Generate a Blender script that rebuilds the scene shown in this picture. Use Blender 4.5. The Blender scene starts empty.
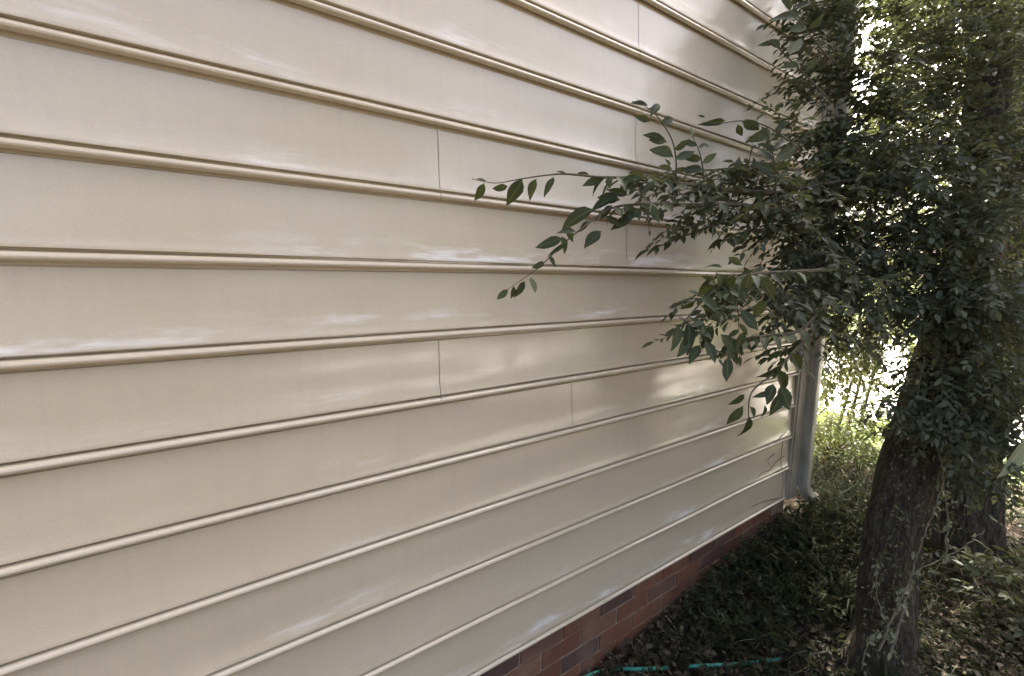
import bpy, bmesh, math, random
import numpy as np
from mathutils import Vector, Matrix, noise

random.seed(7); rng = np.random.default_rng(11)
R = math.radians
scene = bpy.context.scene
COL = scene.collection

# ------------------------------------------------------------------ camera
E_ = 0.2032                                   # siding exposure (8 in)
ZB = 0.30                                     # bottom edge of the siding
YAW, PITCH, ROLL, FPX = 0.92584, 0.13498, 0.01712, 480.0
CAM = np.array([0.0, -6.34752 * E_, ZB + 6.92961 * E_])
FW = np.array([math.cos(YAW) * math.cos(PITCH), math.sin(YAW) * math.cos(PITCH), -math.sin(PITCH)])
r0 = np.cross(FW, [0, 0, 1]); r0 /= np.linalg.norm(r0); u0 = np.cross(r0, FW)
RT = math.cos(ROLL) * r0 + math.sin(ROLL) * u0
UP = -math.sin(ROLL) * r0 + math.cos(ROLL) * u0
cd = bpy.data.cameras.new('camera'); cam = bpy.data.objects.new('camera', cd); COL.objects.link(cam)
cd.sensor_width = 36; cd.lens = FPX / 1024 * 36; cd.clip_end = 2000; cd.clip_start = 0.02
m = Matrix.Identity(4)
for i in range(3):
    m[i][0] = RT[i]; m[i][1] = UP[i]; m[i][2] = -FW[i]; m[i][3] = CAM[i]
cam.matrix_world = m
scene.camera = cam

# ------------------------------------------------------------------ light
SUN_EL, SUN_AZ = R(46), R(22)                 # azimuth from +X (along the wall) towards +Y (behind the house)
to_sun = Vector((math.cos(SUN_EL) * math.cos(SUN_AZ), math.cos(SUN_EL) * math.sin(SUN_AZ), math.sin(SUN_EL)))
w = bpy.data.worlds.new('World'); scene.world = w; w.use_nodes = True
nt = w.node_tree; bg = nt.nodes['Background']
sky = nt.nodes.new('ShaderNodeTexSky'); sky.sky_type = 'NISHITA'; sky.sun_disc = False
sky.sun_elevation = SUN_EL; sky.sun_rotation = math.pi / 2 - SUN_AZ
sky.air_density = 0.5; sky.dust_density = 8.0; sky.ozone_density = 0.2
nt.links.new(sky.outputs[0], bg.inputs[0]); bg.inputs[1].default_value = 0.12
sl = bpy.data.lights.new('sun', 'SUN'); sl.energy = 4.0; sl.angle = R(0.5); sl.color = (1, .94, .84)
so = bpy.data.objects.new('sun', sl); COL.objects.link(so)
so.rotation_euler = to_sun.to_track_quat('Z', 'Y').to_euler()
scene.view_settings.view_transform = 'Standard'; scene.view_settings.look = 'None'
scene.view_settings.exposure = 2.86; scene.view_settings.gamma = 1

# ------------------------------------------------------------------ helpers
def at(px, py, depth):
    """point on the ray of a photo pixel at a chosen forward distance"""
    return CAM + depth * (FW + RT * (px - 512) / FPX + UP * (338 - py) / FPX)
def on_ground(px, py, z):
    v = FW + RT * (px - 512) / FPX + UP * (338 - py) / FPX
    return CAM + v * (z - CAM[2]) / v[2]
def sstep(a, b, x):
    t = np.clip((np.asarray(x, float) - a) / (b - a), 0, 1); return t * t * (3 - 2 * t)
def gz(x, y):
    """ground height"""
    return float(-0.03 + 0.20 * sstep(1.2, 3.3, x) + 0.018 * noise.noise((x * 2.2, y * 2.2, 0)) + 0.010 * noise.noise((x * 7, y * 7, 3)))

def tag(o, label=None, cat=None, group=None, kind=None):
    if label: o['label'] = label
    if cat: o['category'] = cat
    if group: o['group'] = group
    if kind: o['kind'] = kind
    return o
def link(name, me, mat=None, parent=None):
    o = bpy.data.objects.new(name, me); COL.objects.link(o)
    if mat and me is not None and not me.materials: me.materials.append(mat)
    if parent: o.parent = parent
    return o
def empty(name, loc):
    o = bpy.data.objects.new(name, None); COL.objects.link(o); o.location = Vector(loc); o.empty_display_size = .1
    bpy.context.view_layer.update()
    return o
def adopt(o, p):
    """parent without moving: things are modelled in world space, their empty sits at the base"""
    o.parent = p; o.matrix_parent_inverse = Matrix.Translation(-p.location) if p.type == 'EMPTY' else Matrix.Identity(4)
    return o
def mesh_from(name, V, F, smooth=True, sharp=None):
    me = bpy.data.meshes.new(name); me.from_pydata([tuple(v) for v in V], [], F)
    if smooth: me.polygons.foreach_set('use_smooth', [True] * len(me.polygons))
    if sharp: me.set_sharp_from_angle(angle=R(sharp))
    me.update(); return me
def tri_mesh(name, V, T, tint=None):
    """fast triangle mesh from numpy"""
    me = bpy.data.meshes.new(name)
    me.vertices.add(len(V)); me.vertices.foreach_set('co', np.asarray(V, np.float32).ravel())
    n = len(T); me.loops.add(n * 3); me.loops.foreach_set('vertex_index', np.asarray(T, np.int32).ravel())
    me.polygons.add(n); me.polygons.foreach_set('loop_start', np.arange(0, n * 3, 3, dtype=np.int32))
    me.polygons.foreach_set('loop_total', np.full(n, 3, np.int32))
    me.polygons.foreach_set('use_smooth', np.ones(n, bool))
    if tint is not None:
        a = me.attributes.new('tint', 'FLOAT', 'POINT'); a.data.foreach_set('value', np.asarray(tint, np.float32))
    me.update(calc_edges=True); me.validate(); return me
def box_data(x0, x1, y0, y1, z0, z1, V, F):
    b = len(V)
    V += [(x0, y0, z0), (x1, y0, z0), (x1, y1, z0), (x0, y1, z0), (x0, y0, z1), (x1, y0, z1), (x1, y1, z1), (x0, y1, z1)]
    F += [tuple(b + i for i in q) for q in ((0, 3, 2, 1), (4, 5, 6, 7), (0, 1, 5, 4), (1, 2, 6, 5), (2, 3, 7, 6), (3, 0, 4, 7))]
def bevel_mesh(me, w, seg=2):
    bm = bmesh.new(); bm.from_mesh(me)
    bmesh.ops.bevel(bm, geom=bm.edges[:], offset=w, segments=seg, affect='EDGES', profile=.6)
    bm.to_mesh(me); bm.free(); return me
def catmull(pts, n):
    P = [np.array(p, float) for p in pts]; P = [2 * P[0] - P[1]] + P + [2 * P[-1] - P[-2]]
    out = []
    for i in range(1, len(P) - 2):
        for k in range(n):
            t = k / n; a, b, c, d = P[i - 1:i + 3]
            out.append(.5 * (2 * b + (c - a) * t + (2 * a - 5 * b + 4 * c - d) * t * t + (3 * b - a - 3 * c + d) * t ** 3))
    out.append(P[-2]); return np.array(out)
def tube(pts, rad, seg=8, V=None, F=None, rough=None):
    """tapered tube; rad = list or number"""
    pts = np.asarray(pts, float); n = len(pts)
    rad = np.full(n, rad) if np.isscalar(rad) else np.interp(np.linspace(0, 1, n), np.linspace(0, 1, len(rad)), rad)
    V = [] if V is None else V; F = [] if F is None else F
    b = len(V); tan = np.gradient(pts, axis=0); tan /= np.linalg.norm(tan, axis=1)[:, None] + 1e-9
    ref = np.array([1., 0, 0]) if abs(tan[0][0]) < .7 else np.array([0, 1., 0])
    s = np.cross(tan[0], ref); s /= np.linalg.norm(s)
    for i in range(n):
        s = s - tan[i] * (s @ tan[i]); s /= np.linalg.norm(s); q = np.cross(tan[i], s)
        for k in range(seg):
            a = 2 * math.pi * k / seg; d = math.cos(a) * s + math.sin(a) * q
            rr = rad[i] * (rough(pts[i], a, i / (n - 1)) if rough else 1)
            V.append(tuple(pts[i] + d * rr))
    for i in range(n - 1):
        for k in range(seg):
            F.append((b + i * seg + k, b + i * seg + (k + 1) % seg, b + (i + 1) * seg + (k + 1) % seg, b + (i + 1) * seg + k))
    F.append(tuple(b + k for k in range(seg))[::-1]); F.append(tuple(b + (n - 1) * seg + k for k in range(seg)))
    return V, F
def tube_obj(name, pts, rad, mat, parent, seg=8, rough=None):
    V, F = tube(pts, rad, seg, rough=rough)
    o = link(name, mesh_from(name, V, F, True, 50), mat)
    return adopt(o, parent) if parent else o

# ------------------------------------------------------------------ materials
def mat(name, col=(.5, .5, .5), rough=.6, spec=.5):
    M = bpy.data.materials.new(name); M.use_nodes = True
    b = M.node_tree.nodes['Principled BSDF']
    b.inputs['Base Color'].default_value = (*col, 1); b.inputs['Roughness'].default_value = rough
    b.inputs['Specular IOR Level'].default_value = spec
    return M, M.node_tree, b
def N(t, kind, **kw):
    n = t.nodes.new(kind)
    for k, v in kw.items():
        if k in n.inputs: n.inputs[k].default_value = v
        else: setattr(n, k, v)
    return n
def ramp(t, fac, stops):
    n = t.nodes.new('ShaderNodeValToRGB'); e = n.color_ramp.elements
    e[0].position = stops[0][0]; e[1].position = stops[-1][0]
    for p, c in stops[1:-1]: e.new(p)
    for i, (p, c) in enumerate(stops): e[i].color = (*c, 1)
    t.links.new(fac, n.inputs[0]); return n.outputs[0]
def coords(t, scale=(1, 1, 1), kind='Object', space=None):
    c = t.nodes.new('ShaderNodeTexCoord'); mp = t.nodes.new('ShaderNodeMapping'); mp.inputs['Scale'].default_value = scale
    t.links.new(c.outputs[kind], mp.inputs[0]); return mp.outputs[0]
def geo_coords(t, scale=(1, 1, 1)):
    c = t.nodes.new('ShaderNodeNewGeometry'); mp = t.nodes.new('ShaderNodeMapping'); mp.inputs['Scale'].default_value = scale
    t.links.new(c.outputs['Position'], mp.inputs[0]); return mp.outputs[0]
def mixc(t, fac, a, b, mode='MIX'):
    n = t.nodes.new('ShaderNodeMix'); n.data_type = 'RGBA'; n.blend_type = mode
    for s, v in ((0, fac), (6, a), (7, b)):
        if hasattr(v, 'links') or hasattr(v, 'is_linked'): t.links.new(v, n.inputs[s])
        elif s == 0: n.inputs[0].default_value = v
        else: n.inputs[s].default_value = (*v, 1)
    return n.outputs[2]
def bump(t, b, h, strength, dist):
    n = t.nodes.new('ShaderNodeBump'); n.inputs['Strength'].default_value = strength; n.inputs['Distance'].default_value = dist
    t.links.new(h, n.inputs['Height']); t.links.new(n.outputs[0], b.inputs['Normal']); return n

def siding_material():
    M, t, b = mat('cream_siding', (.60, .52, .41), .30, .85)
    v = geo_coords(t, (1.3, 1.3, 4))
    n1 = N(t, 'ShaderNodeTexNoise', Scale=1.6, Detail=5.0, Roughness=.6); t.links.new(v, n1.inputs['Vector'])
    c = ramp(t, n1.outputs[0], [(.25, (.580, .493, .345)), (.75, (.630, .543, .392))])
    # dusty film and faint vertical rain streaks
    v2 = geo_coords(t, (26, 26, 2.2))
    n2 = N(t, 'ShaderNodeTexNoise', Scale=2.0, Detail=4.0); t.links.new(v2, n2.inputs['Vector'])
    c = mixc(t, ramp(t, n2.outputs[0], [(.45, (0, 0, 0)), (.8, (.22, .22, .22))]), c, (.44, .39, .31))
    n7 = N(t, 'ShaderNodeTexNoise', Scale=330.0, Detail=2.0); t.links.new(geo_coords(t), n7.inputs['Vector'])
    c = mixc(t, ramp(t, n7.outputs[0], [(.35, (.32, .32, .32)), (.65, (0, 0, 0))]), c, (.46, .40, .31))
    # whitish sky reflections painted into the colour, short and horizontal
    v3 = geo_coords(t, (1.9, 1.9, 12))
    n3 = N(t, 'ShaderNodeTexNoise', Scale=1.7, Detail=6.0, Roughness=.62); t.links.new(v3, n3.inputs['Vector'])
    # painted highlight sits mostly where each course flares out just above its bead
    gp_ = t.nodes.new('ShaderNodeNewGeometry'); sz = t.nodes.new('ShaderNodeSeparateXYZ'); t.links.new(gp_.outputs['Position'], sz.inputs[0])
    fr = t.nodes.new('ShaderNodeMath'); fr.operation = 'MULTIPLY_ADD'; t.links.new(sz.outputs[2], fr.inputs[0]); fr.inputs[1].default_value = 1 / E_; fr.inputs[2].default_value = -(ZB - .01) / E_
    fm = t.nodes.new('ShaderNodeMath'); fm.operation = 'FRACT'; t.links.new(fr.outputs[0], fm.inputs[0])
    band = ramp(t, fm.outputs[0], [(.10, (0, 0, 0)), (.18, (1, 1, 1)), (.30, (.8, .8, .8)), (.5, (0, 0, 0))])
    glare = ramp(t, n3.outputs[0], [(.48, (0, 0, 0)), (.55, (.40, .40, .40)), (.63, (1, 1, 1))])
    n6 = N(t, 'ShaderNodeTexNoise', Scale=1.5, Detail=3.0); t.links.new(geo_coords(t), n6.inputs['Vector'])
    glare = mixc(t, 1.0, glare, ramp(t, n6.outputs[0], [(.47, (0, 0, 0)), (.63, (1, 1, 1))]), "MULTIPLY")
    c = mixc(t, mixc(t, 1.0, glare, band, 'MULTIPLY'), c, (.88, .86, .82))
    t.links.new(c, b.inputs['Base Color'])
    n4 = N(t, 'ShaderNodeTexNoise', Scale=3.0, Detail=3.0); t.links.new(geo_coords(t, (2, 2, 6)), n4.inputs['Vector'])
    t.links.new(ramp(t, n4.outputs[0], [(.35, (.11, .11, .11)), (.7, (.26, .26, .26))]), b.inputs['Roughness'])
    n5 = N(t, 'ShaderNodeTexNoise', Scale=60.0, Detail=4.0, Roughness=.7); t.links.new(geo_coords(t, (1, 1, 5)), n5.inputs['Vector'])
    bump(t, b, n5.outputs[0], .12, .0006)
    return M
def brick_material():
    M, t, b = mat('red_brick', (.2, .08, .05), .85, .3)
    oi = t.nodes.new('ShaderNodeObjectInfo')
    c = ramp(t, oi.outputs['Random'], [(0, (.19, .078, .042)), (.3, (.25, .105, .052)), (.55, (.16, .066, .040)), (.8, (.095, .062, .052)), (1, (.27, .125, .068))])
    n = N(t, 'ShaderNodeTexNoise', Scale=28.0, Detail=6.0, Roughness=.7); t.links.new(geo_coords(t), n.inputs['Vector'])
    c = mixc(t, ramp(t, n.outputs[0], [(.35, (0, 0, 0)), (.75, (.6, .6, .6))]), c, (.10, .05, .04))
    n2 = N(t, 'ShaderNodeTexNoise', Scale=6.0, Detail=4.0); t.links.new(geo_coords(t), n2.inputs['Vector'])
    c = mixc(t, ramp(t, n2.outputs[0], [(.50, (0, 0, 0)), (.75, (.45, .45, .45))]), c, (.26, .19, .13))
    t.links.new(c, b.inputs['Base Color']); bump(t, b, n.outputs[0], .6, .004); return M
def leaf_material(name, dark, light, rough=.38, trans=.35, obj=False, spec=.5):
    M, t, b = mat(name, dark, rough, spec)
    if obj:
        oi = t.nodes.new('ShaderNodeObjectInfo'); fac = oi.outputs['Random']
    else:
        a = t.nodes.new('ShaderNodeAttribute'); a.attribute_name = 'tint'; fac = a.outputs['Fac']
    c = ramp(t, fac, [(0, dark), (.6, tuple((np.array(dark) * .6 + np.array(light) * .4))), (1, light)])
    n = N(t, 'ShaderNodeTexNoise', Scale=70.0, Detail=3.0); t.links.new(geo_coords(t), n.inputs['Vector'])
    c = mixc(t, ramp(t, n.outputs[0], [(.4, (0, 0, 0)), (.75, (.45, .45, .45))]), c, tuple(np.array(dark) * .7))
    if obj:   # pale midrib
        tc = t.nodes.new('ShaderNodeTexCoord'); sp = t.nodes.new('ShaderNodeSeparateXYZ'); t.links.new(tc.outputs['Object'], sp.inputs[0])
        ab = t.nodes.new('ShaderNodeMath'); ab.operation = 'ABSOLUTE'; t.links.new(sp.outputs[1], ab.inputs[0])
        c = mixc(t, ramp(t, ab.outputs[0], [(.006, (.6, .6, .6)), (.03, (0, 0, 0))]), c, tuple(np.array(light) * 1.7))
    t.links.new(c, b.inputs['Base Color'])
    bump(t, b, n.outputs[0], .25, .003)
    tr = t.nodes.new('ShaderNodeBsdfTranslucent'); mx = t.nodes.new('ShaderNodeMixShader'); mx.inputs[0].default_value = trans
    g = mixc(t, .5, c, (.24, .27, .07)); t.links.new(g, tr.inputs[0])
    out = t.nodes['Material Output']
    t.links.new(b.outputs[0], mx.inputs[1]); t.links.new(tr.outputs[0], mx.inputs[2]); t.links.new(mx.outputs[0], out.inputs[0])
    return M
def bark_material(name, a_, b_, moss=(.10, .11, .05), mossy=.5):
    M, t, b = mat(name, a_, .9, .25)
    n = N(t, 'ShaderNodeTexNoise', Scale=15.0, Detail=9.0, Roughness=.72, Distortion=.5); t.links.new(geo_coords(t, (5, 5, 1.1)), n.inputs['Vector'])
    c = ramp(t, n.outputs[0], [(.34, tuple(np.array(a_) * .35)), (.5, a_), (.68, b_)])
    n2 = N(t, 'ShaderNodeTexNoise', Scale=7.0, Detail=5.0); t.links.new(geo_coords(t), n2.inputs['Vector'])
    c = mixc(t, ramp(t, n2.outputs[0], [(.5, (0, 0, 0)), (.72, (mossy,) * 3)]), c, moss)
    t.links.new(c, b.inputs['Base Color']); bump(t, b, n.outputs[0], 1.0, .03); return M

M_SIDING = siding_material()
M_BRICK = brick_material()
def noisy(name, c0, c1, scale, rough=.8, bs=.3, bd=.004, spec=.3, stretch=(1, 1, 1)):
    M, t, b = mat(name, c0, rough, spec)
    n = N(t, 'ShaderNodeTexNoise', Scale=scale, Detail=7.0, Roughness=.65); t.links.new(geo_coords(t, stretch), n.inputs['Vector'])
    t.links.new(ramp(t, n.outputs[0], [(.3, c0), (.7, c1)]), b.inputs['Base Color'])
    if bs: bump(t, b, n.outputs[0], bs, bd)
    return M
M_MORTAR = noisy('mortar', (.20, .15, .105), (.36, .28, .20), 22)
M_TRIM = noisy('weathered_trim', (.26, .23, .16), (.46, .41, .31), 7, .5, .15, .003, .4, (2, 2, .7))
M_SPOUT = noisy('weathered_gutter_paint', (.24, .235, .17), (.47, .445, .35), 8, .45, .15, .003, .5, (2, 2, .6))
M_CONC = noisy('concrete', (.50, .47, .42), (.62, .59, .54), 3, .9)
M_ROOF = noisy('asphalt_shingle', (.07, .065, .06), (.13, .12, .11), 20, .95)
M_HOSE = noisy('green_hose_plastic', (.02, .18, .12), (.06, .36, .26), 14, .4, .1, .002, .5)
M_BARK = bark_material('dark_bark', (.078, .064, .043), (.19, .16, .11), (.075, .085, .03), .7)
M_BARK2 = bark_material('grey_bark', (.070, .058, .042), (.17, .146, .105), (.06, .07, .025), .6)
M_TWIG = noisy('twig_bark', (.05, .042, .025), (.12, .10, .06), 40, .8)
M_DRY = noisy('dry_stem', (.20, .165, .10), (.42, .37, .26), 25, .85)
M_LEAF = leaf_material('glossy_leaf', (.025, .037, .012), (.072, .090, .030), .48, .20, True, .32)
M_CROWN = leaf_material('crown_leaf', (.046, .057, .031), (.140, .155, .088), .58, .27, False, .3)
M_BACK = leaf_material('backlit_leaf', (.040, .055, .020), (.12, .14, .050), .4, .36)
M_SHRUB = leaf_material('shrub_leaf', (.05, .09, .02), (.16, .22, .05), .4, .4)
M_VINE = leaf_material('vine_leaf', (.07, .085, .035), (.30, .30, .17), .45, .35, True)
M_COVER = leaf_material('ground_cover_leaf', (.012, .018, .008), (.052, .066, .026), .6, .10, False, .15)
M_LITTER = leaf_material('dead_leaf', (.030, .023, .015), (.34, .27, .17), .7, .15, False, .25)
M_PALE = leaf_material('pale_leaf', (.30, .33, .17), (.38, .40, .22), .45, .35, True)
M_GRASS = leaf_material('lawn_blade', (.07, .12, .025), (.17, .22, .06), .5, .35)

# ground sheet: leaf mould near the house, lawn beyond
Mg, t, b = mat('soil_and_lawn', (.05, .04, .03), .95, .2)
ns = N(t, 'ShaderNodeTexNoise', Scale=16.0, Detail=9.0, Roughness=.72); t.links.new(geo_coords(t), ns.inputs['Vector'])
soil = ramp(t, ns.outputs[0], [(.3, (.018, .014, .010)), (.52, (.045, .033, .022)), (.75, (.12, .088, .055))])
ng = N(t, 'ShaderNodeTexNoise', Scale=9.0, Detail=8.0, Roughness=.7); t.links.new(geo_coords(t), ng.inputs['Vector'])
lawn = ramp(t, ng.outputs[0], [(.3, (.06, .095, .022)), (.55, (.11, .15, .04)), (.75, (.19, .20, .075))])
gp = t.nodes.new('ShaderNodeNewGeometry'); sx = t.nodes.new('ShaderNodeSeparateXYZ'); t.links.new(gp.outputs['Position'], sx.inputs[0])
nb = N(t, 'ShaderNodeTexNoise', Scale=1.2, Detail=4.0); t.links.new(geo_coords(t), nb.inputs['Vector'])
ad = t.nodes.new('ShaderNodeMath'); ad.operation = 'MULTIPLY_ADD'; t.links.new(nb.outputs[0], ad.inputs[0]); ad.inputs[1].default_value = 1.6
# bed border runs diagonally away to the right of the house
dm = t.nodes.new('ShaderNodeMath'); dm.operation = 'MULTIPLY_ADD'; t.links.new(sx.outputs[1], dm.inputs[0]); dm.inputs[1].default_value = .8
t.links.new(sx.outputs[0], dm.inputs[2]); t.links.new(dm.outputs[0], ad.inputs[2])
mr = t.nodes.new('ShaderNodeMapRange'); mr.inputs[1].default_value = 5.1; mr.inputs[2].default_value = 5.5; t.links.new(ad.outputs[0], mr.inputs[0])
t.links.new(mixc(t, mr.outputs[0], soil, lawn), b.inputs['Base Color']); bump(t, b, ns.outputs[0], .8, .03)
M_GROUND = Mg

# ------------------------------------------------------------------ ground, drive
def spread(c, n=150, lim=420.0, s=0.9):
    u = np.linspace(-1, 1, n); k = math.asinh(lim / s); return c + s * np.sinh(u * k)
gx, gy = spread(2.4), spread(-.5)
V = [(x, y, gz(x, y)) for y in gy for x in gx]; n_ = len(gx)
F = [(j * n_ + i, j * n_ + i + 1, (j + 1) * n_ + i + 1, (j + 1) * n_ + i) for j in range(len(gy) - 1) for i in range(n_ - 1)]
tag(link('ground', mesh_from('ground', V, F), M_GROUND), kind='structure')
V = []; F = []
for k in range(24):
    box_data(6.0, 15.5, -36 + 3 * k + .008, -33 + 3 * k - .008, .05, .225, V, F)
tag(link('driveway', bevel_mesh(mesh_from('driveway', V, F, False), .01), M_CONC), kind='structure')

# ------------------------------------------------------------------ house
XL, XC = -5.6, 3.21                        # wall ends; XC is the visible corner
ROWS = 18
house = empty('house', (XC, 0, 0))
tag(house, 'house with cream beaded lap siding over a red brick base', 'house')
V = []; F = []
box_data(XL, XC + .004, .006, 8.2, ZB - .02, ZB + ROWS * E_ + .1, V, F)
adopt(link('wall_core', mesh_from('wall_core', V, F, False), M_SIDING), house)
# exposed profile of one course: (z above the course bottom, distance out from the wall)
PROF = [(E_ + .012, -.0045), (.1985, -.0045), (.1955, .0004), (.175, .0018), (.15, .0033), (.12, .0047), (.095, .0061), (.07, .0080), (.05, .0103), (.037, .0125),
        (.0295, .0145), (.0272, .0140), (.0262, -.0035), (.0210, -.0038), (.0199, .0100), (.0178, .0155), (.0145, .0193), (.0105, .0208), (.0066, .0200), (.0034, .0170),
        (.0010, .0130), (.0004, .0095), (.0050, .0070), (.0075, .0002)]
def siding_panel(row, x0, x1, lift=0.0):
    z0 = ZB - .010 + row * E_; n = max(2, int((x1 - x0) / .035)); xs = np.linspace(x0, x1, n)
    V = []; F = []; m_ = len(PROF)
    for x in xs:
        sag = .0016 * noise.noise((x * .9, row * 7.3, 1.7))
        for z, p in PROF:
            face = max(0, min(1, (z - .026) / .02)) * max(0, min(1, (.194 - z) / .04))
            bulge = .0030 * noise.noise((x * 1.5, row * 5.1 + z * 10, .3)) + .0009 * noise.noise((x * 4.5, row * 3.7 + z * 24, 4.1))
            V.append((x, -(p + lift + face * bulge), z0 + z + sag))
    for i in range(n - 1):
        for k in range(m_ - 1):
            F.append((i * m_ + k, i * m_ + k + 1, (i + 1) * m_ + k + 1, (i + 1) * m_ + k))
    me = mesh_from('siding_panel', V, F, True, 28)
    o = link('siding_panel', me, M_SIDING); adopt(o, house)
    return o
JOINT = {0: -1.4, 1: 2.69, 2: -.9, 3: -2.2, 4: 1.258, 5: .69, 6: -1.6, 7: 1.53, 8: .69, 9: 1.553, 10: -1.1, 11: 1.536, 12: -.7, 13: .3, 14: 1.9, 15: -.4, 16: 1.1, 17: -1.5}
for rw in range(ROWS):
    j = JOINT[rw]
    siding_panel(rw, XL, j - .0009, 0)
    siding_panel(rw, j + .0009, XC - .012, .0005)
# corner post with its channel
V = []; F = []
box_data(XC, XC + .105, -.030, .0, ZB - .012, ZB + ROWS * E_ + .1, V, F)
box_data(XC - .022, XC - .001, -.0225, .0, ZB - .012, ZB + ROWS * E_ + .1, V, F)
box_data(XC + .0045, XC + .103, .001, .12, ZB - .012, ZB + ROWS * E_ + .1, V, F)
adopt(link('corner_trim', bevel_mesh(mesh_from('corner_trim', V, F, False), .003), M_TRIM), house)
# gable above and roof (out of frame)
zt = ZB + ROWS * E_ + .1; xm = (XL + XC) / 2
V = [(XL, 0, zt), (XC, 0, zt), (xm, 0, zt + 1.7), (XL, 8.2, zt), (XC, 8.2, zt), (xm, 8.2, zt + 1.7)]
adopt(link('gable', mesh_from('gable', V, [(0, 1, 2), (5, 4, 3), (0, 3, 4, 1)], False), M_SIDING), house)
V = []; F = []
for x0, x1, za, zb_ in ((XL - .25, xm, zt - .1, zt + 1.72), (xm, XC + .25, zt + 1.72, zt - .1)):
    k = len(V)
    V += [(x0, -.14, za), (x1, -.14, zb_), (x1, 8.4, zb_), (x0, 8.4, za), (x0, -.14, za + .14), (x1, -.14, zb_ + .14), (x1, 8.4, zb_ + .14), (x0, 8.4, za + .14)]
    F += [tuple(k + i for i in q) for q in ((0, 3, 2, 1), (4, 5, 6, 7), (0, 1, 5, 4), (1, 2, 6, 5), (2, 3, 7, 6), (3, 0, 4, 7))]
adopt(link('roof', mesh_from('roof', V, F, False), M_ROOF), house)
# brick base: mortar core, each brick its own piece
V = []; F = []
box_data(XL, XC + .012, .0050, 8.0, -.6, ZB + .004, V, F)
found = adopt(link('foundation', mesh_from('foundation', V, F, False), M_MORTAR), house)
BL, BH, MJ = .213, .069, .011
variants = []
for k in range(6):
    V = []; F = []; box_data(0, BL, 0, .09, 0, BH, V, F)
    me = mesh_from('brick', V, F, False)
    bm = bmesh.new(); bm.from_mesh(me)
    bmesh.ops.subdivide_edges(bm, edges=[e for e in bm.edges if abs(e.verts[0].co.x - e.verts[1].co.x) > .1], cuts=3)
    for v in bm.verts:
        v.co += Vector((random.uniform(-.0025, .0025), random.uniform(-.0015, .0015), random.uniform(-.0018, .0018)))
    bm.to_mesh(me); bm.free(); me.materials.append(M_BRICK); variants.append(me)
ztop = ZB - .012
for c in range(6):
    z = ztop - (c + 1) * BH - c * MJ
    x = -1.2 + (c % 2) * (BL + MJ) / 2
    while x + BL < XC + .02:
        o = link('brick', random.choice(variants), None); o.parent = found
        o.location = (x + random.uniform(-.002, .002), .001 + random.uniform(-.002, .002), z + random.uniform(-.0012, .0012))
        x += BL + MJ

# downspout at the corner
dsp = empty('downspout', (XC + .15, -.06, .2)); tag(dsp, 'weathered pale downspout strapped to the corner of the sided wall', 'downspout')
V = []; F = []
prof = []
w2, d2 = .034, .030
for i in range(28):
    a = 2 * math.pi * i / 28; ca, sa = math.cos(a), math.sin(a)
    px_ = w2 * (abs(ca) ** .35) * (1 if ca > 0 else -1); py_ = d2 * (abs(sa) ** .35) * (1 if sa > 0 else -1)
    g = 1 - .07 * (math.cos(a * 8) > 0.2); prof.append((px_ * g, py_ * g))
path = [(0, 0, 4.0), (0, 0, 2.6), (0, 0, 1.2), (0, 0, .42), (0, 0, .37), (.008, -.010, .330), (.025, -.025, .295), (.055, -.040, .270), (.085, -.052, .258)]
base = np.array([XC + .135, -.052, 0]); n_ = len(path)
for i, p in enumerate(path):
    a = np.array(path[max(0, i - 1)]); c_ = np.array(path[min(n_ - 1, i + 1)]); tt = (c_ - a) / np.linalg.norm(c_ - a)
    dx = np.array([1., 0, 0]); dx = dx - tt * (dx @ tt); dx /= np.linalg.norm(dx); dy = np.cross(tt, dx)
    for q in prof: V.append(tuple(base + np.array(p) + dx * q[0] - dy * q[1] * (1 if tt[2] < 0 else -1)))
for i in range(n_ - 1):
    for k in range(28): F.append((i * 28 + k, i * 28 + (k + 1) % 28, (i + 1) * 28 + (k + 1) % 28, (i + 1) * 28 + k))
o = link('pipe', mesh_from('pipe', V, F, True, 40), M_SPOUT); adopt(o, dsp)
md = o.modifiers.new('thickness', 'SOLIDIFY'); md.thickness = .002
for z in (.75, 2.2, 3.5):
    V = []; F = []
    box_data(base[0] - .044, base[0] + .044, base[1] - .0345, base[1] - .0315, z, z + .03, V, F)
    box_data(base[0] - .044, base[0] - .038, base[1] - .0313, -.0005, z, z + .03, V, F); box_data(base[0] + .038, base[0] + .044, base[1] - .0313, -.0005, z, z + .03, V, F)
    adopt(link('strap', mesh_from('strap', V, F, False), M_SPOUT), dsp)

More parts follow.
